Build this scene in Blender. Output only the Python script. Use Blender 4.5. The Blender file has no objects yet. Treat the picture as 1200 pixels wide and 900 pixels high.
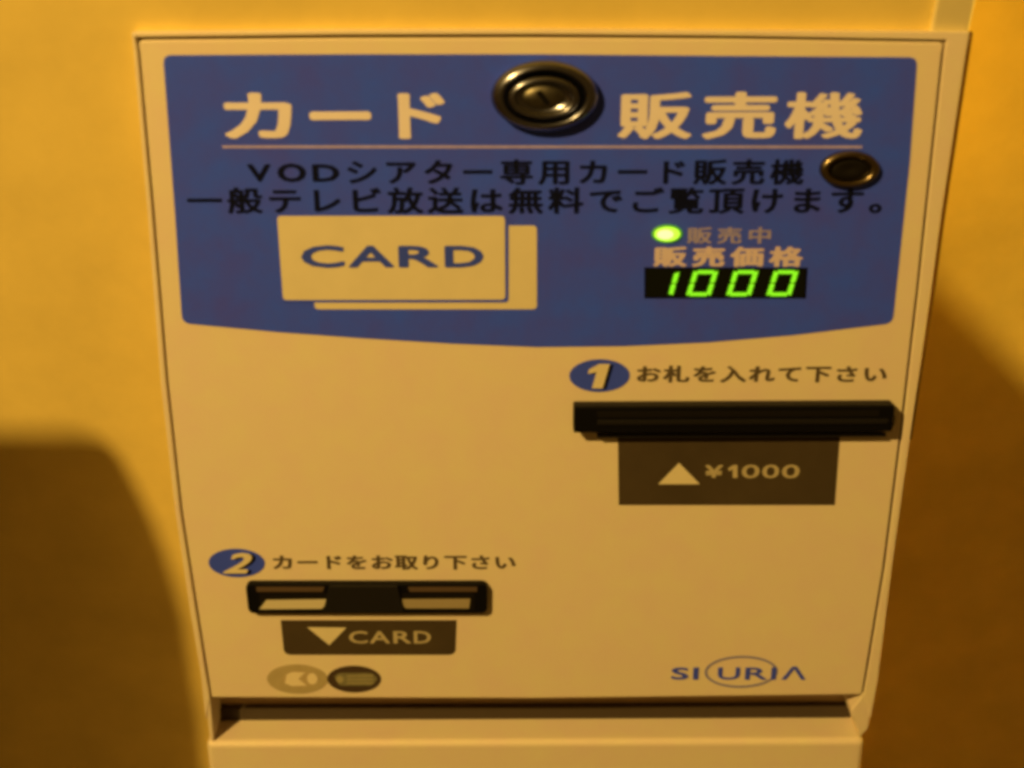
import bpy, bmesh, math, random
from mathutils import Vector, Matrix
R = math.radians
sc = bpy.context.scene
C = sc.collection

# ------------------------------------------------------------------ camera, light, exposure
F = 1600.0                      # focal length in photo pixels (photo 1200 wide)
PITCH = R(22.6)                 # how far the camera looks down on the door
DIST = 0.452                    # metres from lens to door along the axis
TILT = R(15)                    # the console's sloping front leans back towards the wall
W_TOP = 0.0045                   # gap between the door plane and the wall at the door's top edge
EXPOSURE = 0.0

# machine coordinates: x right, y into the wall, z up along the door; origin = where the axis meets the door
cam_local = Matrix.Translation((0, -DIST*math.cos(PITCH), DIST*math.sin(PITCH))) @ Matrix.Rotation(R(90)-PITCH, 4, 'X') @ Matrix.Rotation(R(-0.24), 4, 'Z')
cam_rot = cam_local.to_3x3(); cam_pos = cam_local.to_translation()

def at(px, py, y=0.0):
    """photo pixel -> (x, z) on the plane at depth y in machine coordinates"""
    d = cam_rot @ Vector(((px-600)/F, -(py-450)/F, -1.0))
    t = (y - cam_pos.y)/d.y
    p = cam_pos + d*t
    return p.x, p.z
TOPZ = at(630, 42)[1]
# the console leans back about its top edge; the wall is the vertical plane Y = 0
M = Matrix.Translation((0, -W_TOP, 0.9)) @ Matrix.Rotation(-TILT, 4, 'X') @ Matrix.Translation((0, 0, -TOPZ))

cam = bpy.data.cameras.new('camera'); co = bpy.data.objects.new('camera', cam); C.objects.link(co)
co.matrix_world = M @ cam_local
cam.lens = 36*F/1200; cam.sensor_width = 36; cam.clip_start = 0.02; cam.clip_end = 50
cam.dof.use_dof = True; cam.dof.focus_distance = 0.478; cam.dof.aperture_fstop = 8.0
sc.camera = co

w = bpy.data.worlds.new('World'); sc.world = w; w.use_nodes = True
bg = w.node_tree.nodes['Background']
bg.inputs['Color'].default_value = (1.0, 0.47, 0.07, 1); bg.inputs['Strength'].default_value = 0.098

def lamp(name, loc, power, size, col, typ='POINT'):
    l = bpy.data.lights.new(name, typ); l.energy = power; l.color = col
    if typ == 'POINT': l.shadow_soft_size = size
    o = bpy.data.objects.new(name, l); C.objects.link(o)
    o.location = M @ Vector(loc); return o
WARM = (1.0, 0.615, 0.155)
KEY = M @ Vector((-0.64, -0.93, 0.87))
lamp('bulb', M.inverted() @ KEY, 90, 0.012, WARM)
RIGHT_BACK = 0.09           # the wall right of the machine stands this much further back
def wall_pt(pxx, pyy, off=0.0):
    """photo pixel -> point of the wall (off metres in front of it)"""
    d = (M.to_3x3() @ cam_rot) @ Vector(((pxx-600)/F, -(pyy-450)/F, -1.0)); c = M @ cam_pos
    return c+d*((-off-c.y)/d.y)
# the second lamp: a shaded lamp standing low to the right of the picture
SR, SDY = 0.07, 0.08
_a, _b = wall_pt(1108, 340, -RIGHT_BACK), wall_pt(1200, 438, -RIGHT_BACK)
SX = _a.x+0.62
_r = lambda p: math.hypot(SX-p.x, SDY)
SLOPE = (_a.z-_b.z)/(_r(_a)-_r(_b))
SIDE = Vector((SX, RIGHT_BACK-SDY, _a.z-SLOPE*_r(_a)))
lamp('side_bulb', M.inverted() @ SIDE, 122, 0.0013, (1.0, 0.60, 0.085))

sc.view_settings.view_transform = 'Standard'; sc.view_settings.look = 'None'
sc.view_settings.exposure = EXPOSURE; sc.view_settings.gamma = 1
try: sc.view_settings.use_curve_mapping = False
except Exception: pass
sc.render.engine = 'CYCLES'
sc.cycles.filter_width = 3.9; sc.cycles.use_denoising = True
sc.cycles.max_bounces = 6

# ------------------------------------------------------------------ materials
def mat(name, col, rough=0.5, metal=0.0, mottle=0.0, mscale=60, bump=0.0, bscale=900, emit=None, es=0, spec=0.5, col2=None, coat=0):
    m = bpy.data.materials.new(name); m.use_nodes = True
    nt = m.node_tree; b = nt.nodes['Principled BSDF']
    b.inputs['Base Color'].default_value = (*col, 1); b.inputs['Roughness'].default_value = rough
    b.inputs['Metallic'].default_value = metal; b.inputs['Specular IOR Level'].default_value = spec
    b.inputs['Coat Weight'].default_value = coat
    tc = nt.nodes.new('ShaderNodeTexCoord')
    if mottle:
        n = nt.nodes.new('ShaderNodeTexNoise'); n.inputs['Scale'].default_value = mscale; n.inputs['Detail'].default_value = 5
        n.inputs['Roughness'].default_value = 0.6
        nt.links.new(tc.outputs['Object'], n.inputs['Vector'])
        r = nt.nodes.new('ShaderNodeMapRange'); r.inputs[1].default_value = .3; r.inputs[2].default_value = .7
        nt.links.new(n.outputs['Fac'], r.inputs[0])
        mx = nt.nodes.new('ShaderNodeMix'); mx.data_type = 'RGBA'
        c2 = col2 or tuple(min(1, c*(1-mottle)) for c in col)
        mx.inputs['A'].default_value = (*col, 1); mx.inputs['B'].default_value = (*c2, 1)
        nt.links.new(r.outputs[0], mx.inputs['Factor']); nt.links.new(mx.outputs['Result'], b.inputs['Base Color'])
    if bump:
        n2 = nt.nodes.new('ShaderNodeTexNoise'); n2.inputs['Scale'].default_value = bscale; n2.inputs['Detail'].default_value = 3
        nt.links.new(tc.outputs['Object'], n2.inputs['Vector'])
        bp = nt.nodes.new('ShaderNodeBump'); bp.inputs['Strength'].default_value = bump; bp.inputs['Distance'].default_value = 0.0004
        nt.links.new(n2.outputs['Fac'], bp.inputs['Height']); nt.links.new(bp.outputs['Normal'], b.inputs['Normal'])
    if emit:
        b.inputs['Emission Color'].default_value = (*emit, 1); b.inputs['Emission Strength'].default_value = es
    return m
CREAM = mat('cream_paint', (0.75, 0.685, 0.50), 0.42, mottle=0.07, mscale=70, col2=(0.745, 0.63, 0.53), bump=0.25, bscale=1400)
WALLM = mat('yellow_wallpaper', (0.90, 0.71, 0.20), 0.85, mottle=0.14, mscale=30, bump=0.14, bscale=350)
BLUE = mat('blue_print', (0.040, 0.104, 0.95), 0.5, spec=.15, mottle=0.16, mscale=60, bump=0.1, col2=(0.058, 0.082, 0.74))
PALE = mat('cream_print', (0.72, 0.66, 0.47), 0.5, mottle=0.06, mscale=80)
TITLE = mat('white_print', (0.80, 0.75, 0.86), 0.5, mottle=.05, mscale=90)
CAPT = mat('dim_caption_print', (0.36, 0.33, 0.66), 0.5, mottle=.2, mscale=300)
PALE_DIM = mat('worn_cream_print', (0.44, 0.39, 0.88), 0.5, mottle=0.2, mscale=300)
INK = mat('black_print', (0.004, 0.006, 0.03), 0.5, spec=.1, mottle=0.3, mscale=200)
BROWNINK = mat('brown_print', (0.10, 0.075, 0.05), 0.55, mottle=0.2, mscale=300)
LABEL = mat('dark_brown_label', (0.070, 0.052, 0.03), 0.5, spec=.15, mottle=0.2, mscale=60)
BLACK = mat('black_plastic', (0.003, 0.003, 0.004), 0.5, spec=0.12)
BLACK2 = mat('charcoal_plastic', (0.011, 0.010, 0.010), 0.5, spec=.15)
GAP = mat('dark_gap', (0.06, 0.045, 0.03), 0.8)
METAL = mat('dark_chrome', (0.21, 0.225, 0.32), 0.24, metal=1, mottle=0.25, mscale=120)
METAL2 = mat('brass_rim', (0.20, 0.165, 0.11), 0.28, metal=1)
HOLE = mat('lock_hole', (0.006, 0.005, 0.004), 0.5, spec=.2)
GREY = mat('grey_sticker', (0.45, 0.38, 0.22), 0.5, mottle=0.12, mscale=200)
GREYP = mat('pale_sticker_print', (0.76, 0.68, 0.50), 0.5)
OLIVE = mat('olive_sticker', (0.22, 0.21, 0.12), 0.5, mottle=0.35, mscale=600)
DKBROWN = mat('dark_sticker', (0.055, 0.035, 0.022), 0.5)
RAMP = mat('pale_slot_ramp', (0.58, 0.54, 0.40), 0.4)
RAMP2 = mat('dull_slot_ramp', (0.33, 0.28, 0.18), 0.4)
GLASS = mat('display_window', (0.004, 0.006, 0.003), 0.25, spec=0.3)
LED = mat('green_segment', (0.02, 0.06, 0.01), 0.4, emit=(0.30, 1.0, 0.016), es=0.95)
LEDHOT = mat('green_lamp', (0.05, 0.15, 0.01), 0.3, emit=(0.55, 1.0, 0.05), es=1.25)
LOGOBLUE = mat('logo_blue_print', (0.045, 0.085, 0.75), 0.5)
LOGORING = mat('logo_ring_print', (0.24, 0.24, 0.50), 0.5)
WOOD = mat('brown_wood', (0.16, 0.08, 0.03), 0.5, mottle=0.3, mscale=12)

# ------------------------------------------------------------------ helpers
def link(name, verts, faces, m, parent=None, smooth=False):
    me = bpy.data.meshes.new(name); me.from_pydata([tuple(v) for v in verts], [], faces); me.update()
    bm = bmesh.new(); bm.from_mesh(me)
    bmesh.ops.recalc_face_normals(bm, faces=bm.faces); bm.to_mesh(me); bm.free()
    me.materials.append(m)
    if smooth:
        for p in me.polygons: p.use_smooth = True
    o = bpy.data.objects.new(name, me); C.objects.link(o)
    if parent is not None: o.parent = parent
    return o
def bevel(o, width, seg=2):
    b = o.modifiers.new('bevel', 'BEVEL'); b.width = width; b.segments = seg; b.limit_method = 'ANGLE'; b.angle_limit = R(40)
    return o
def tag(o, label, cat=None, kind=None):
    if label: o['label'] = label
    if cat: o['category'] = cat
    if kind: o['kind'] = kind
def sheet(name, pts, m, y, parent, thick=0.0):
    """flat outline (list of local x, z) at depth y; real thickness towards the wall when thick > 0"""
    n = len(pts)
    if thick <= 0:
        return link(name, [(x, y, z) for x, z in pts], [tuple(range(n))], m, parent)
    v = [(x, y, z) for x, z in pts] + [(x, y+thick, z) for x, z in pts]
    f = [tuple(range(n)), tuple(range(2*n-1, n-1, -1))] + [(i, (i+1) % n, n+(i+1) % n, n+i) for i in range(n)]
    return link(name, v, f, m, parent)
def px(pts, y=0.0): return [at(a, b, y) for a, b in pts]
def rounded(pts, r, seg=5):
    """round the corners of a convex outline given in metres"""
    out = []; n = len(pts)
    for i in range(n):
        p = Vector(pts[i]); a = (Vector(pts[i-1])-p); b = (Vector(pts[(i+1) % n])-p)
        rr = r[i] if isinstance(r, (list, tuple)) else r
        if rr <= 0: out.append(tuple(p)); continue
        ra = min(rr, a.length*.45); rb = min(rr, b.length*.45)
        A = p+a.normalized()*ra; B = p+b.normalized()*rb
        for k in range(seg+1):
            t = k/seg; q = A*(1-t)**2+p*2*t*(1-t)+B*t*t; out.append(tuple(q))
    return out
def mpp(cx, cy, y=0.0):
    """metres per photo pixel across and up at a point of the door"""
    a = at(cx-5, cy, y); b = at(cx+5, cy, y); c = at(cx, cy-5, y); d = at(cx, cy+5, y)
    return (b[0]-a[0])/10, (c[1]-d[1])/10
def ellipse(cx, cy, rx, ry, n=40, y=0.0):
    x, z = at(cx, cy, y); sx, sz = mpp(cx, cy, y)
    return [(x+rx*sx*math.cos(2*math.pi*i/n), z+ry*sz*math.sin(2*math.pi*i/n)) for i in range(n)]
def ring(name, outer, inner, m, y, parent, thick=0.0):
    n = len(outer)
    v = [(a, y, b) for a, b in outer]+[(a, y, b) for a, b in inner]
    f = [(i, (i+1) % n, n+(i+1) % n, n+i) for i in range(n)]
    if thick:
        v += [(a, y+thick, b) for a, b in outer]+[(a, y+thick, b) for a, b in inner]
        f += [(i, (i+1) % n, 2*n+(i+1) % n, 2*n+i) for i in range(n)]
        f += [(n+i, n+(i+1) % n, 3*n+(i+1) % n, 3*n+i) for i in range(n)]
        f += [(2*n+i, 2*n+(i+1) % n, 3*n+(i+1) % n, 3*n+i) for i in range(n)]
    return link(name, v, f, m, parent)

def glyph_mesh(text, off=0.0, shear=0.0):
    cu = bpy.data.curves.new('t', 'FONT'); cu.body = text; cu.size = 1.0; cu.offset = off; cu.shear = shear; cu.resolution_u = 3
    o = bpy.data.objects.new('t', cu); C.objects.link(o)
    dg = bpy.context.evaluated_depsgraph_get(); dg.update()
    me = o.evaluated_get(dg).to_mesh()
    v = [(p.co.x, p.co.y) for p in me.vertices]; f = [tuple(p.vertices) for p in me.polygons]
    o.evaluated_get(dg).to_mesh_clear()
    bpy.data.objects.remove(o); bpy.data.curves.remove(cu)
    return v, f
BOLD = ((0, 0), (1, 0), (-1, 0), (0, .7), (0, -.7), (.7, .5), (-.7, .5), (.7, -.5), (-.7, -.5))
def lettering(name, items, m, y, parent, label=None):
    """items: (text, cx, cy, em_w, em_h, offset) full-width characters, or (text, (x0,y0,x1,y1), offset, shear) fitted"""
    V = []; Fc = []
    for it in items:
        base = len(V)
        if isinstance(it[1], tuple):
            t, (x0, y0, x1, y1), off, sh = it
            v, f = glyph_mesh(t, 0, sh)
            a0 = min(p[0] for p in v); a1 = max(p[0] for p in v); b0 = min(p[1] for p in v); b1 = max(p[1] for p in v)
            cx, cy = (x0+x1)/2, (y0+y1)/2; X, Z = at(cx, cy); sx, sz = mpp(cx, cy)
            ow = off*(y1-y0)/(b1-b0)
            for q, (ux, uz) in enumerate(BOLD):
                for p in v:
                    V.append((X+(((p[0]-a0)/(a1-a0)-.5)*(x1-x0-2*ow*1.5)+ux*ow*1.5)*sx, y-q*4e-6, Z+(((p[1]-b0)/(b1-b0)-.5)*(y1-y0-2*ow)+uz*ow*1.2)*sz))
        else:
            t, cx, cy, ew, eh, off = it
            v, f = glyph_mesh(t)
            X, Z = at(cx, cy); sx, sz = mpp(cx, cy)
            for q, (ux, uz) in enumerate(BOLD):
                for p in v:
                    V.append((X+(p[0]-EM_CX+ux*off)*ew*sx/EM, y-q*4e-6, Z+(p[1]-EM_CY+uz*off*1.1)*eh*sz/EM))
        for q in range(len(BOLD)):
            Fc += [tuple(i+base+q*len(v) for i in g) for g in f]
    o = link(name, V, Fc, m, parent)
    if label: o['label'] = label
    return o
# size of a full-width character cell as the font draws it
_v, _f = glyph_mesh('口国')
_v1, _ = glyph_mesh('国')
_x0 = min(p[0] for p in _v1); _x1 = max(p[0] for p in _v1)
_v2, _ = glyph_mesh('国国'); EM = max(p[0] for p in _v2)-_x1
EM_CX = (_x0+_x1)/2; EM_CY = (min(p[1] for p in _v1)+max(p[1] for p in _v1))/2
print('EM', EM, EM_CX, EM_CY)
def row(text, c0, pitch, cy, ew, eh, off):
    return [(ch, c0+pitch*i, cy, ew, eh, off) for i, ch in enumerate(text)]

# ------------------------------------------------------------------ setting: wall
CORNER = wall_pt(1141.5, 0)      # where the front part of the wall ends
def grid_wall(name, x0, x1, y, extra=None):
    v = []; f = []; nx = 12; nz = 24
    for j in range(nz+1):
        for i in range(nx+1): v.append((x0+(x1-x0)*i/nx, y, -0.1+2.0*j/nz))
    f = [(j*(nx+1)+i, j*(nx+1)+i+1, (j+1)*(nx+1)+i+1, (j+1)*(nx+1)+i) for j in range(nz) for i in range(nx)]
    if extra:
        k = len(v); v += [(x1, y, -.1), (x1, y+extra, -.1), (x1, y+extra, 1.9), (x1, y, 1.9)]; f.append((k, k+1, k+2, k+3))
    o = link(name, v, f, WALLM); tag(o, None, None, 'structure')
grid_wall('wall', -1.6, CORNER.x-.0006, 0, RIGHT_BACK)
grid_wall('recessed_wall', CORNER.x-.05, 1.6, RIGHT_BACK)

# ------------------------------------------------------------------ the machine
mac = bpy.data.objects.new('card_vending_machine', None); C.objects.link(mac)
mac.matrix_world = M
tag(mac, 'cream card vending machine with a blue header panel, lit price 1000 and key locks', 'vending machine')

left_o = [(153.5, 38), (156, 60), (172.5, 250), (188, 450), (205, 600), (223, 720), (235, 790), (241, 846)]
right_o = [(1137, 38), (1133, 60), (1104, 250), (1093, 331), (1067, 515), (1046, 665), (1029, 800), (1021, 843)]
left_g = [(158, 44), (161, 62), (178, 250), (194, 445), (211, 600), (229, 715), (241, 790), (246, 820)]
right_g = [(1110, 47), (1107, 62), (1087, 250), (1078, 335), (1057, 515), (1038, 665), (1018, 785), (1013, 812)]
G = 3.2
left_d = [(a+G, b) for a, b in left_g]; right_d = [(a-G, b) for a, b in right_g]
left_d[0] = (161.5, 47.5); right_d[0] = (1106.5, 50)
door_b = [(248.5, 817.5), (630, 818.5), (1010, 814)]
left_d[-1] = door_b[0]; right_d[-1] = door_b[-1]
door_t = [(400, 45.2), (630, 44.6), (860, 46)]
outline = left_d[::-1] + door_t + right_d + [door_b[1]]
op = px(outline)
i_tl = len(left_d)-1
rr = [0]*len(op); rr[i_tl] = 0.0018; rr[i_tl+4] = 0.0014; rr[0] = 0.0006; rr[-2] = 0.0006
door = sheet('door_panel', rounded(op, rr, 4), CREAM, 0.0, mac, 0.0125); bevel(door, 0.0006, 3)

# housing frame round the door: strips left, top, right as one ring open at the bottom
gt = [(400, 41.2), (630, 40.6), (860, 42.5)]
ot = [(400, 35.5), (630, 35), (860, 36.5)]
inner = px(left_g[::-1] + gt + right_g); outer = px(left_o[::-1] + ot + right_o)
n = len(inner); v = []; f = []
for y in (0.0003, 0.011):
    v += [(a, y, b) for a, b in outer] + [(a, y, b) for a, b in inner]
for i in range(n-1):
    f += [(i, i+1, n+i+1, n+i), (2*n+i, 2*n+i+1, 3*n+i+1, 3*n+i), (i, i+1, 2*n+i+1, 2*n+i), (n+i, n+i+1, 3*n+i+1, 3*n+i)]
f += [(0, n, 3*n, 2*n), (n-1, 2*n-1, 4*n-1, 3*n-1)]
frame = link('housing_frame', v, f, CREAM, mac); bevel(frame, 0.0008, 3)
frame['label'] = 'thin cream frame running round the door'

v = []
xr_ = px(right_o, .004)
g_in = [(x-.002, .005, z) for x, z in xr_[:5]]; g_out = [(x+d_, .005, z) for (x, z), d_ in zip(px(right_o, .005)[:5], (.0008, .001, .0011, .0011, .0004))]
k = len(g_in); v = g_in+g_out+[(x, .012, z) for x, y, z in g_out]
gk = link('edge_shade_strip', v, [(i, i+1, k+i+1, k+i) for i in range(k-1)]+[(k+i, k+i+1, 2*k+i+1, 2*k+i) for i in range(k-1)], mat('edge_shade_brown', (.22, .11, .03), .7), mac)  # brown strip stands in for the contact shade beside the frame
gk['label'] = 'thin brown strip painted as the shade line along the frame edge'
# floor of the groove and the body behind, narrowing back to the wall
sheet('groove_floor', px([(150, 40), (1130, 42), (1098, 300), (1010, 812), (249, 815)]), GAP, 0.0105, mac)
def local_wall_y(z):   # depth of the wall behind the door plane at height z
    # point (x,y,z) maps to Y = -W_TOP + cosT*y' ; solve for Y=0
    zz = z-TOPZ
    return (W_TOP - math.sin(TILT)*zz)/math.cos(TILT)
zt = at(630, 36)[1]; zl = at(630, 869)[1]; zb = zl-0.42
xl, xr = at(250, 450)[0], at(1075, 450)[0]
bl = [(at(160, 45)[0]-.001, .0112, zt), (at(1132, 45)[0], .0112, zt), (at(1012, 815)[0]+.002, .0112, at(630, 815)[1]), (at(245, 815)[0]-.001, .0112, at(630, 815)[1])]
bb = [(x, max(local_wall_y(z)-.0005, 0.0116), z) for x, y, z in bl]
body = link('body', bl+bb, [(0, 1, 2, 3), (4, 5, 6, 7), (0, 1, 5, 4), (1, 2, 6, 5), (2, 3, 7, 6), (3, 0, 4, 7)], CREAM, mac)

# recess under the door and the lower cabinet whose top edge forms a ledge
RD = 0.0165
zd = at(630, 816)[1]
XL, XR = at(241, 869)[0], at(1013.5, 869)[0]
cab_pts_z = [zl, zb]
wy = local_wall_y(zl)-.001; wyb = local_wall_y(zb)-.001
v = [(XL, 0, zl), (XR, 0, zl), (XR, 0, zb), (XL, 0, zb), (XL, wy, zl), (XR, wy, zl), (XR, wyb, zb), (XL, wyb, zb)]
cab = link('lower_cabinet', v, [(0, 1, 2, 3), (4, 5, 6, 7), (0, 1, 5, 4), (1, 2, 6, 5), (2, 3, 7, 6), (3, 0, 4, 7)], CREAM, mac)
bevel(cab, 0.0022, 4)
cab['label'] = 'cream lower cabinet whose top edge forms a ledge'
# recess back and cheeks
a0 = at(243, 816)[0]; a1 = at(1012, 816)[0]
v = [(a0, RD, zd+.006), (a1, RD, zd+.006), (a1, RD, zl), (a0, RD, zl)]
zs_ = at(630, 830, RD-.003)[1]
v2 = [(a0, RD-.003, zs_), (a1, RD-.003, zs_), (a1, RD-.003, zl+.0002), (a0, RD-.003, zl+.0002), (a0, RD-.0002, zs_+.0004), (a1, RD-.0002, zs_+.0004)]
link('recess_shade_strip', v2, [(0, 1, 2, 3), (0, 1, 5, 4)], mat('recess_shade_brown', (.045, .030, .018), .6), mac)  # dark strip paints the shade low in the recess
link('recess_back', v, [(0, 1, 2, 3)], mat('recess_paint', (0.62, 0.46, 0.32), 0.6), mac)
for s in (-1, 1):
    if s < 0: x0, x1 = at(243, 845)[0], at(251, 830)[0]
    else: x0, x1 = at(998, 830)[0], at(1019, 843)[0]
    if s < 0:
        pts = [(x0, at(1, 812)[1]), (at(245.5, 812)[0], at(1, 821)[1]), (at(248.5, 850)[0], zl+.0004), (x0, zl+.0004)]
    else:
        pts = [(at(1027, 812)[0], at(1, 812)[1]), (at(1010.5, 812)[0], at(1, 818.5)[1]), (at(1009, 822)[0], at(1, 823)[1]), (at(1001, 832)[0], at(1, 833)[1]), (at(997, 838)[0], at(1, 838)[1]), (at(998, 846)[0], at(1, 846)[1]), (at(1002, 851)[0], at(1, 852)[1]), (at(1010, 850)[0], zl+.0006),(at(1019, 846)[0], zl+.0045)]
    ck = sheet('recess_cheek', pts, CREAM, 0.0006, mac, RD-.001); bevel(ck, 0.0006, 2)

# ---- blue header
hb = [(213.5, 378.5), (326, 389), (430, 396.5), (530, 402.5), (630, 406.5), (730, 405.5), (830, 401), (930, 392.5), (1046, 378.5)]
hd = [(191, 64.5)] + [(400, 63.5), (630, 63.5), (860, 65.5)] + [(1075, 67)] + [(1066, 190)] + hb[::-1] + [(205, 250)]
hr = [0.0026, 0, 0, 0, 0.0026, 0, 0.0028, 0, 0, 0, 0, 0, 0, 0, 0.0028, 0]
hdr = sheet('header_panel', rounded(px(hd), hr, 6), BLUE, -0.00018, mac, 0.0001)
hdr['label'] = 'blue header panel with a bowed lower edge'
Y1 = -0.00030; Y2 = -0.00042; Y3 = -0.00054
B = 0.036
for it in [('カ', 304, 137, 99, 62, B), ('ー', 399, 137, 81, 60, B+.012), ('ド', 487, 136, 86, 62, B),
           ('販', 767, 136.5, 88, 57, .032), ('売', 867, 136.5, 90, 57, .034), ('機', 966, 136.5, 93, 57, .027)]:
    lettering('title_character', [it], TITLE, Y1, mac)
sheet('title_rule', px([(260, 170.2), (1010, 170.4), (1010, 173.6), (261, 173.4)]), PALE_DIM, Y1, mac)
lettering('notice_lettering', [('V', (290, 192, 318, 213), .035, 0), ('O', (325, 191, 359, 213.5), .035, 0), ('D', (366, 192, 398, 213), .035, 0)]
          + row('シアター専用カード販売機', 424, 45.3, 202, 40, 31, .033), INK, Y1, mac, 'upper line of black notice text')
lettering('notice_lettering', row('一般テレビ放送は無料でご覧頂けます。', 240, 47.0, 235.5, 42, 32, .033), INK, Y1, mac, 'lower line of black notice text')
# card emblem
ce = rounded(px([(364, 264), (629, 264), (629, 362), (369, 362)]), 0.0014)
e = sheet('card_emblem', ce, PALE, Y1, mac); e['label'] = 'two overlapping cream cards printed on the header'
o = sheet('card_outline', rounded(px([(325, 252), (596, 252), (596, 354), (330, 354)]), 0.0014), BLUE, Y2, e)
o = sheet('front_card', rounded(px([(325, 252.5), (591.5, 252.5), (592, 350.5), (332, 351)]), 0.0013), PALE, Y3, e)
lettering('card_lettering', [('C', (353, 286.5, 404, 313.5), .035, 0), ('A', (408, 287, 462, 313), .03, 0), ('R', (467, 287, 514, 313), .035, 0), ('D', (521, 287, 567, 313), .035, 0)],
          mat('card_blue_print', (0.04, 0.078, 0.60), 0.5, spec=.2), -0.00066, e)
# header small print
lettering('lamp_lettering', row('販売中', 819.5, 35.4, 276, 30, 20, .03), CAPT, Y1, mac, 'small pale caption beside the lit lamp')
lettering('price_lettering', row('販売価格', 785, 45.3, 301, 39, 24, .045), mat('caption_print', (0.64, 0.54, 0.70), 0.5), Y1, mac, 'pale caption over the price display')

# ---- lit lamp
def lathe(name, cx, cy, prof, m, parent, n=48, y0=0.0):
    """prof: (rx_px, ry_px, depth) rings from the door outwards; last ring is capped"""
    X, Z = at(cx, cy); sx, sz = mpp(cx, cy); v = []; f = []
    for rx, ry, d in prof:
        for i in range(n):
            a = 2*math.pi*i/n; v.append((X+rx*sx*math.cos(a), y0-d, Z+ry*sz*math.sin(a)))
    k = len(prof)
    for j in range(k-1):
        for i in range(n): f.append((j*n+i, j*n+(i+1) % n, (j+1)*n+(i+1) % n, (j+1)*n+i))
    f.append(tuple((k-1)*n+i for i in range(n)))
    return link(name, v, f, m, parent, True)
il = lathe('indicator_lamp', 781.5, 273.5, [(18, 10.5, 0), (18, 10.5, .0005), (16.5, 9.3, .0008)], mat('lamp_rim', (.03, .10, .01), .4, emit=(.2, .9, .01), es=.3), mac, 32)
il['label'] = 'lit green indicator lamp'
lathe('lens', 781.5, 273.5, [(15.5, 8.8, .0005), (14.5, 8, .0014), (10, 5.5, .0020), (4, 2, .0023)], LEDHOT, il, 32)
lathe('glowing_core', 779, 272.8, [(9.5, 5.4, .0020), (8, 4.4, .0026), (3, 1.6, .0028)], mat('hot_core', (.1, .2, .05), .3, emit=(.85, 1.0, .38), es=1.2), il, 32)

# ---- price display
dp = sheet('price_display', px([(755, 313), (946, 313.5), (944, 349), (755, 349)]), BLACK, -0.0004, mac, 0.0003)
dp['label'] = 'black display window showing 1000 in green'
sheet('display_glass', px([(758, 315), (943, 315.5), (941.5, 347), (758, 347)]), GLASS, -0.00055, dp)
def digit(x0, x1, y0, y1, segs, lean=9.5):
    """seven-segment digit in pixels; every segment is a thin bevelled bar"""
    T = 4.0; TV = 5.4; g = 0.3
    def sh(x, y): return (x + lean*(y1-y)/(y1-y0) - 0, y)
    xa, xb = x0, x1-lean; ym = (y0+y1)/2
    S = {'a': [(xa+g+2, y0), (xb-g-2, y0), (xb-TV*.75, y0+T), (xa+TV*.75, y0+T)],
         'd': [(xa+g+2, y1), (xb-g-2, y1), (xb-TV*.75, y1-T), (xa+TV*.75, y1-T)],
         'b': [(xb, y0+g+.4), (xb, ym-1.2), (xb-TV*.5, ym-.4), (xb-TV, ym-1.2), (xb-TV, y0+T*.6)],
         'c': [(xb, ym+1.2), (xb, y1-g-.4), (xb-TV, y1-T*.6), (xb-TV, ym+1.2), (xb-TV*.5, ym+.4)],
         'f': [(xa, y0+g+.4), (xa, ym-1.2), (xa+TV*.5, ym-.4), (xa+TV, ym-1.2), (xa+TV, y0+T*.6)],
         'e': [(xa, ym+1.2), (xa, y1-g-.4), (xa+TV, y1-T*.6), (xa+TV, ym+1.2), (xa+TV*.5, ym+.4)]}
    V = []; Fc = []
    S['a'] = [(xa+TV*.75, y0), (xb-TV*.75, y0), (xb-TV-.4, y0+T), (xa+TV+.4, y0+T)]
    S['d'] = [(xa+TV*.75, y1), (xb-TV*.75, y1), (xb-TV-.4, y1-T), (xa+TV+.4, y1-T)]
    for s in segs:
        p = [sh(*q) for q in S[s]]; b = len(V); k = len(p)
        V += [(*(lambda c: (c[0], -0.00085, c[1]))(at(*q)),) for q in p]
        V += [(*(lambda c: (c[0], -0.00060, c[1]))(at(*q)),) for q in p]
        Fc.append(tuple(range(b, b+k)))
        Fc += [(b+i, b+(i+1) % k, b+k+(i+1) % k, b+k+i) for i in range(k)]
    return link('digit', V, Fc, LED, dp)
digit(762, 796, 317.5, 345.5, 'bc', 8)
for x in (803.5, 850.5, 897.5): digit(x, x+38, 316, 346, 'abcdef')

# ---- key locks
X0, Y0 = 638, 117.5
lk = lathe('key_lock', X0, Y0-7, [(61, 40, 0), (62, 40.6, .0014), (62.5, 41, .0028), (61.8, 40.6, .0036), (58, 38, .0044), (53, 34.6, .0052), (51, 33, .0053), (48.5, 31.2, .0049), (45.5, 29, .0036), (43, 26.5, .0024)], METAL, mac, 64)
lk['label'] = 'large round chrome key lock in the middle of the title'
lathe('barrel', X0-1, Y0-6.5, [(42, 25, .0027), (42, 25, .0048), (40.5, 24, .0054), (36.5, 21.2, .0060), (35, 20.2, .0060), (33, 19, .0056), (31, 17.6, .0046)], METAL, lk, 64)
lathe('keyhole_cup', X0-1, Y0-6.5, [(31, 17.6, .0048), (28.5, 16, .0036), (26.5, 14.8, .0034), (25, 13.9, .0045), (23.5, 13, .0049), (6, 3.2, .0049)], mat('worn_plug_metal', (.16, .15, .12), .42, metal=1, mottle=.5, mscale=500), lk, 48)
ky = sheet('keyway', [(at(X0-1, Y0-6)[0]+a*.001, at(X0-1, Y0-6)[1]+b*.001) for a, b in ((-2.6, 1.9), (-1.0, 2.5), (1.9, -1.4), (.7, -2.1))], BLACK, -0.0053, lk, 0.0003)
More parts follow.
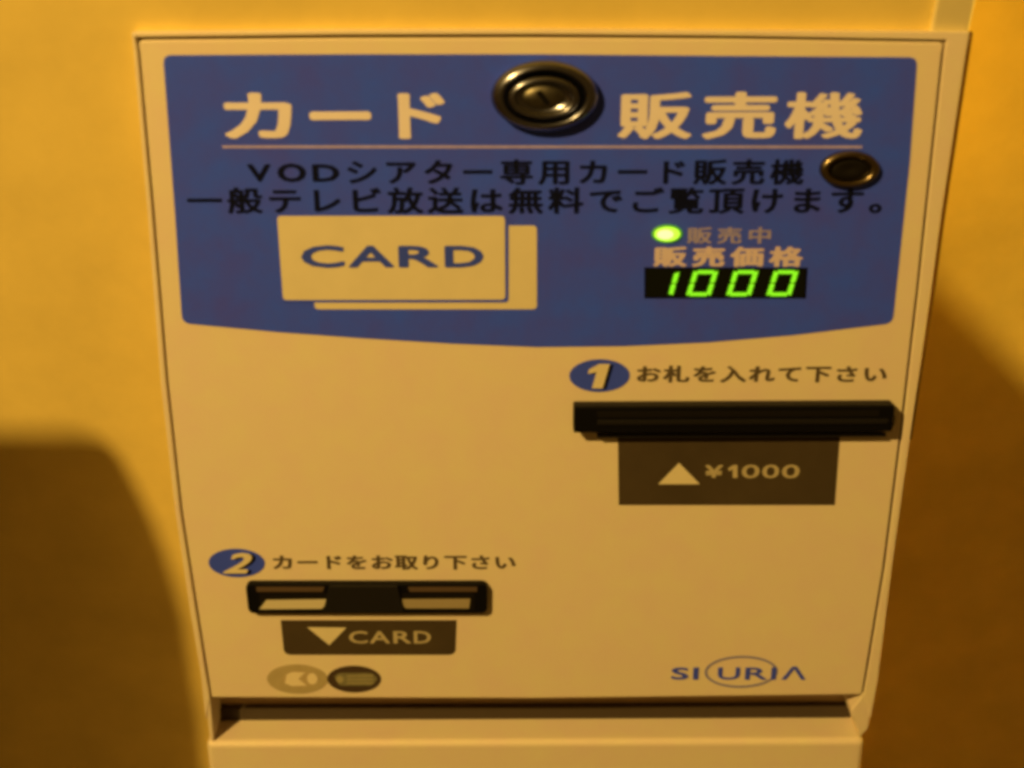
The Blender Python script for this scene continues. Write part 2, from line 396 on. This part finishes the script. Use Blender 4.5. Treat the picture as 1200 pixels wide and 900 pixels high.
k2 = lathe('key_lock', 994.5, 197, [(35, 21, 0), (35, 21, .0014), (34, 20.2, .0024), (30, 17.6, .0028), (26, 15, .0026), (24.5, 14, .0012), (24, 13.6, .0006)], METAL2, mac, 48)
k2['label'] = 'small dark round lock at the right end of the notice'
lathe('keyhole_cup', 994.5, 197, [(24, 13.6, .0007), (21, 12, .0012), (12, 6.5, .0015), (5, 2.6, .0010)], HOLE, k2, 32)

# ---- step badges and captions
for (cx, cy, rx, ry, t, box, lab) in ((702.5, 440, 35.5, 19.2, '1', (690, 425.5, 716, 454.5), 'blue oval badge with a 1'),
                                     (277.5, 659.5, 33, 16.8, '2', (260, 647, 296, 671.5), 'blue oval badge with a 2')):
    b = sheet('number_badge', ellipse(cx, cy, rx, ry), mat('badge_blue', (0.04, 0.085, 0.80), .5, mottle=.1), -0.00018, mac); b['label'] = lab
    dx = 4.5
    if t == '1':
        one = [(690, 432.5), (702, 426), (714.5, 426), (706, 454.5), (693.5, 454.5), (699, 435.5), (689, 437.5)]
        sheet('badge_shade', px([(a+dx, b_+1) for a, b_ in one]), INK, Y1, b)
        sheet('badge_number', px(one), PALE, Y2, b)
    else:
        lettering('badge_shade', [(t, (box[0]+dx, box[1]+1, box[2]+dx, box[3]+1), .03, .35)], INK, Y1, b)
        lettering('badge_number', [(t, box, .03, .35)], PALE, Y2, b)
lettering('step_lettering', row('お札を入れて下さい', 759.5, 33.2, 438.5, 31, 20.5, .036), BROWNINK, -0.00018, mac, 'caption asking for the banknote')
lettering('step_lettering', row('カードをお取り下さい', 331.5, 28.9, 659, 27.5, 18, .036), BROWNINK, -0.00018, mac, 'caption asking to take the card')

# ---- banknote slot: black hood standing proud, its slot in the front face
P = 0.0065
def box(name, x0, x1, ytop_back, y_front_top, y_front_bot, depth, m, parent, bv=.0005, back=0.0):
    """x0..x1 and heights in pixels; front face at -depth"""
    zt = at(600, ytop_back, -back)[1]; zft = at(600, y_front_top, -depth)[1]; zfb = at(600, y_front_bot, -depth)[1]
    xa = at(x0, y_front_bot, -depth)[0]; xb = at(x1, y_front_bot, -depth)[0]
    v = [(xa, -depth, zft), (xb, -depth, zft), (xb, -depth, zfb), (xa, -depth, zfb), (xa, -back, zt), (xb, -back, zt), (xb, -back, zfb), (xa, -back, zfb)]
    return bevel(link(name, v, [(0, 1, 2, 3), (4, 5, 6, 7), (0, 1, 5, 4), (1, 2, 6, 5), (2, 3, 7, 6), (3, 0, 4, 7)], m, parent), bv)
hood = box('banknote_slot', 672, 1046, 470, 477, 508, P, BLACK, mac, .0006)
hood['label'] = 'black banknote slot hood standing proud of the door'
lip = box('slot_lip', 700, 1041, 492, 493, 499, P+.0007, BLACK2, hood, .0003, P-.0005)
box('slot_mouth', 700, 1030, 482, 483, 490, P+.0002, HOLE, hood, .0001, P-.0006)
bt = box('slot_end', 1040, 1048.5, 484, 488, 503, P-.0015, BLACK, hood, .0008)
box('slot_skirt', 700, 1038, 508, 509, 514, .0035, BLACK2, hood, .0004)
lb = sheet('banknote_label', px([(724, 512), (984, 512), (978, 591.5), (725, 591.5)]), LABEL, -0.0002, mac, .0001); lb['label'] = 'dark brown label marked with a yen price'
YEN1 = [(853, 548.5), (859, 544.5), (864, 544.5), (864, 559.5), (858.5, 559.5), (858.5, 549.5), (854, 551.5)]
sheet('yen_lettering', px(YEN1), mat('dull_digit_print', (0.50, 0.44, 0.29), 0.5), Y1, lb)
sheet('up_arrow', px([(795.5, 542), (820, 567), (771, 567)]), PALE, Y1, lb)
MP = mat('dull_label_print', (0.50, 0.44, 0.29), 0.5, mottle=.15, mscale=300)
lettering('yen_lettering', [('¥', (826, 544.5, 847, 559.5), .03, 0), ('0', (869, 544, 890, 560), .015, 0), ('0', (893, 544, 913, 560), .015, 0), ('0', (916, 544, 937, 560), .015, 0)], MP, Y1, lb)

# ---- card slot
cs = sheet('card_slot', rounded(px([(287, 684.5), (571.5, 684.5), (571, 719.5), (291, 719.5)], -.003), .0024), BLACK, -0.003, mac, .003); bevel(cs, .0005)
cs['label'] = 'black card slot with two pale finger ramps'
sheet('slot_mouth', px([(304, 695), (556, 695), (556, 715.5), (304, 715.5)], -.0031), HOLE, -0.0031, cs)
sheet('finger_ramp', px([(312, 703.5), (387, 702.5), (377, 713.5), (304, 714)], -.0034), RAMP, -0.0034, cs, .0002)
sheet('finger_ramp', px([(464, 702.5), (551, 702), (549.5, 713), (476, 713)], -.0034), RAMP2, -0.0034, cs, .0002)
STRIP = mat('brown_slot_strip', (0.09, 0.06, 0.04), .4)
sheet('slot_strip', px([(300, 688), (380, 688), (378, 693.5), (301, 693.5)], -.0034), STRIP, -0.0034, cs, .0002)
sheet('slot_strip', px([(478, 688), (559, 688), (559, 693.5), (480, 693.5)], -.0034), STRIP, -0.0034, cs, .0002)
bevel(sheet('slot_bridge', px([(386, 687), (466, 687), (474, 718), (378, 718)], -.0042), BLACK2, -0.0042, cs, .001), .0003)
cl = sheet('card_label', rounded(px([(329, 726.5), (535, 726.5), (533.5, 767), (333, 767)]), [0, 0, .0026, .0026]), LABEL, -0.0002, mac, .0001); cl['label'] = 'dark brown label marked CARD'
sheet('down_arrow', px([(360, 734.5), (406, 735), (386, 755.5)]), PALE, Y1, cl)
lettering('card_lettering', [(c, (x, 739, x2, 753.5), .018, 0) for c, x, x2 in (('C', 409, 431), ('A', 433, 457), ('R', 461, 482), ('D', 485, 505))], MP, Y1, cl)

# ---- round stickers
s1 = ring('round_sticker', ellipse(348.5, 795.5, 35.5, 17.2), ellipse(352, 795.5, 21, 9.8), GREY, -0.0002, mac); s1['label'] = 'pale grey round sticker with an arrow mark'
sheet('sticker_face', ellipse(352, 795.5, 21, 9.8), mat('sticker_face_paint', (.46, .37, .21), .5), -0.00021, s1)
sheet('sticker_mark', px([(336, 790), (342, 787), (358, 787.5), (350, 795), (360, 803), (342, 803.5), (334, 800)]), GREYP, Y1, s1)
sheet('sticker_dot', ellipse(366, 795, 6, 6.6), GREYP, Y1, s1)
s2 = sheet('round_sticker', ellipse(415, 795.5, 31.5, 15.8), DKBROWN, -0.0002, mac); s2['label'] = 'dark round sticker with an olive centre'
sheet('sticker_face', rounded(px([(391, 792), (398, 788), (436, 788), (443, 795), (436, 803), (398, 803)]), .001), OLIVE, Y1, s2)
lettering('sticker_lettering', [(c, (x, 790, x+7, 801), .0, 0) for c, x in (('検', 400), ('定', 410), ('品', 420), ('済', 430))][:0] or [('≡', (407, 790.5, 438, 800.5), .0, 0)], mat('pale_olive_print', (.34, .31, .17), .5), Y2, s2)
sheet('sticker_dot', ellipse(398.5, 795.5, 4.2, 4.2), bpy.data.materials['pale_olive_print'], Y2, s2)

# ---- maker's logo
lg = ring('maker_logo', ellipse(868.5, 787, 43, 18.8), ellipse(868.5, 787, 39.8, 16.2), LOGORING, -0.0002, mac); lg['label'] = "maker's logo: blue letters with a thin oval ring"
lettering('logo_lettering', [('S', (786.5, 781.5, 807, 796), .03, 0), ('I', (812, 781.5, 818.5, 796), .02, 0), ('U', (841, 781.5, 867, 796), .02, 0),
          ('R', (873, 781.5, 899, 796), .02, 0), ('I', (903.5, 781.5, 909.5, 796), .02, 0), ('Λ', (916, 780.5, 944.5, 796), .02, 0)], LOGOBLUE, Y1, lg)

# ---- pale trim on the wall's corner, running up from the frame
x0, x1 = wall_pt(1092, 20).x, CORNER.x
z0 = wall_pt(1100, 36).z
v = [(x, y, z) for z in (z0-.01, 1.6) for x, y in ((x0, -.0018), (x1, -.0018), (x1, .012), (x0, .012))]
trim = link('corner_trim', v, [(0, 1, 2, 3), (4, 5, 6, 7), (0, 1, 5, 4), (1, 2, 6, 5), (2, 3, 7, 6), (3, 0, 4, 7)], mat('pale_trim', (.80, .70, .36), .5, mottle=.08, mscale=40)); bevel(trim, .0008, 3)
tag(trim, 'narrow pale corner trim running up the wall above the machine frame', 'corner trim')

# ---- beyond the picture's edges: the shaded lamp to the right and an added board to the left that throws the wall shadow
tl = bpy.data.objects.new('table_lamp', None); C.objects.link(tl); tl.location = SIDE
tag(tl, 'lamp with an opaque drum shade, standing beyond the right edge', 'lamp')
def drum(name, rings, m, parent, n=48, cap=False):
    v = []; f = []
    for r, z in rings:
        v += [(r*math.cos(2*math.pi*i/n), r*math.sin(2*math.pi*i/n), z) for i in range(n)]
    for j in range(len(rings)-1):
        f += [(j*n+i, j*n+(i+1) % n, (j+1)*n+(i+1) % n, (j+1)*n+i) for i in range(n)]
    if cap: f += [tuple(range(n)), tuple(range((len(rings)-1)*n, len(rings)*n))]
    return link(name, v, f, m, parent, True)
H = SR*SLOPE
SHADE = mat('dark_lampshade', (.10, .05, .02), .8)
drum('lamp_shade', [(SR, H), (SR, -.16), (SR+.004, -.16), (SR+.004, H), (SR, H)], SHADE, tl)
drum('lamp_pole', [(.006, -.02), (.006, -.40)], METAL2, tl, 16, True)
drum('lamp_foot', [(.02, -.38), (.09, -.40), (.09, -.42)], METAL2, tl, 32, True)

T0 = 0.30
sil = [(-420, 505), (80, 507), (110, 511), (131, 523), (146, 544), (177, 605), (199, 662), (218, 730), (236, 850), (255, 1050), (-420, 1050)]  # wanted shadow outline; the unseen board added here is cut to throw it
bp = [wall_pt(a, b).lerp(KEY, T0) for a, b in sil]
cx = sum(p.x for p in bp)/len(bp)
yb = bp[0].y
ch = bpy.data.objects.new('shadow_caster', None); C.objects.link(ch); ch.location = (cx, yb, min(p.z for p in bp)-.3)
tag(ch, 'added dark wooden shadow caster with a round-cornered board, beyond the left edge', 'shadow_caster')
o = ch.location
v = [(p.x-o.x, 0, p.z-o.z) for p in bp] + [tuple(wall_pt(a, b).lerp(KEY, T0-.015)-o) for a, b in sil]; n = len(bp)
link('caster_board', v, [tuple(range(n)), tuple(range(2*n-1, n-1, -1))]+[(i, (i+1) % n, n+(i+1) % n, n+i) for i in range(n)], WOOD, ch)
def block(name, x0, x1, y0, y1, z0, z1, m, parent):
    v = [(x, y, z) for z in (z0, z1) for x, y in ((x0, y0), (x1, y0), (x1, y1), (x0, y1))]
    return bevel(link(name, v, [(0, 1, 2, 3), (4, 5, 6, 7), (0, 1, 5, 4), (1, 2, 6, 5), (2, 3, 7, 6), (3, 0, 4, 7)], m, parent), .004)
xa, xb = min(p[0] for p in v)+.02, max(p[0] for p in v)-.06
block('caster_seat', xa, xb, -.30, 0, .24, .275, WOOD, ch)
zb_ = min(p[2] for p in v)
for lx in (xa, xb-.03): block('caster_post', lx, lx+.03, -.014, 0.0, .245, zb_+.06, WOOD, ch)
for lx in (xa, xb-.03):
    for ly in (-.29, -.04): block('caster_leg', lx, lx+.03, ly, ly+.03, -.15, .24, WOOD, ch)
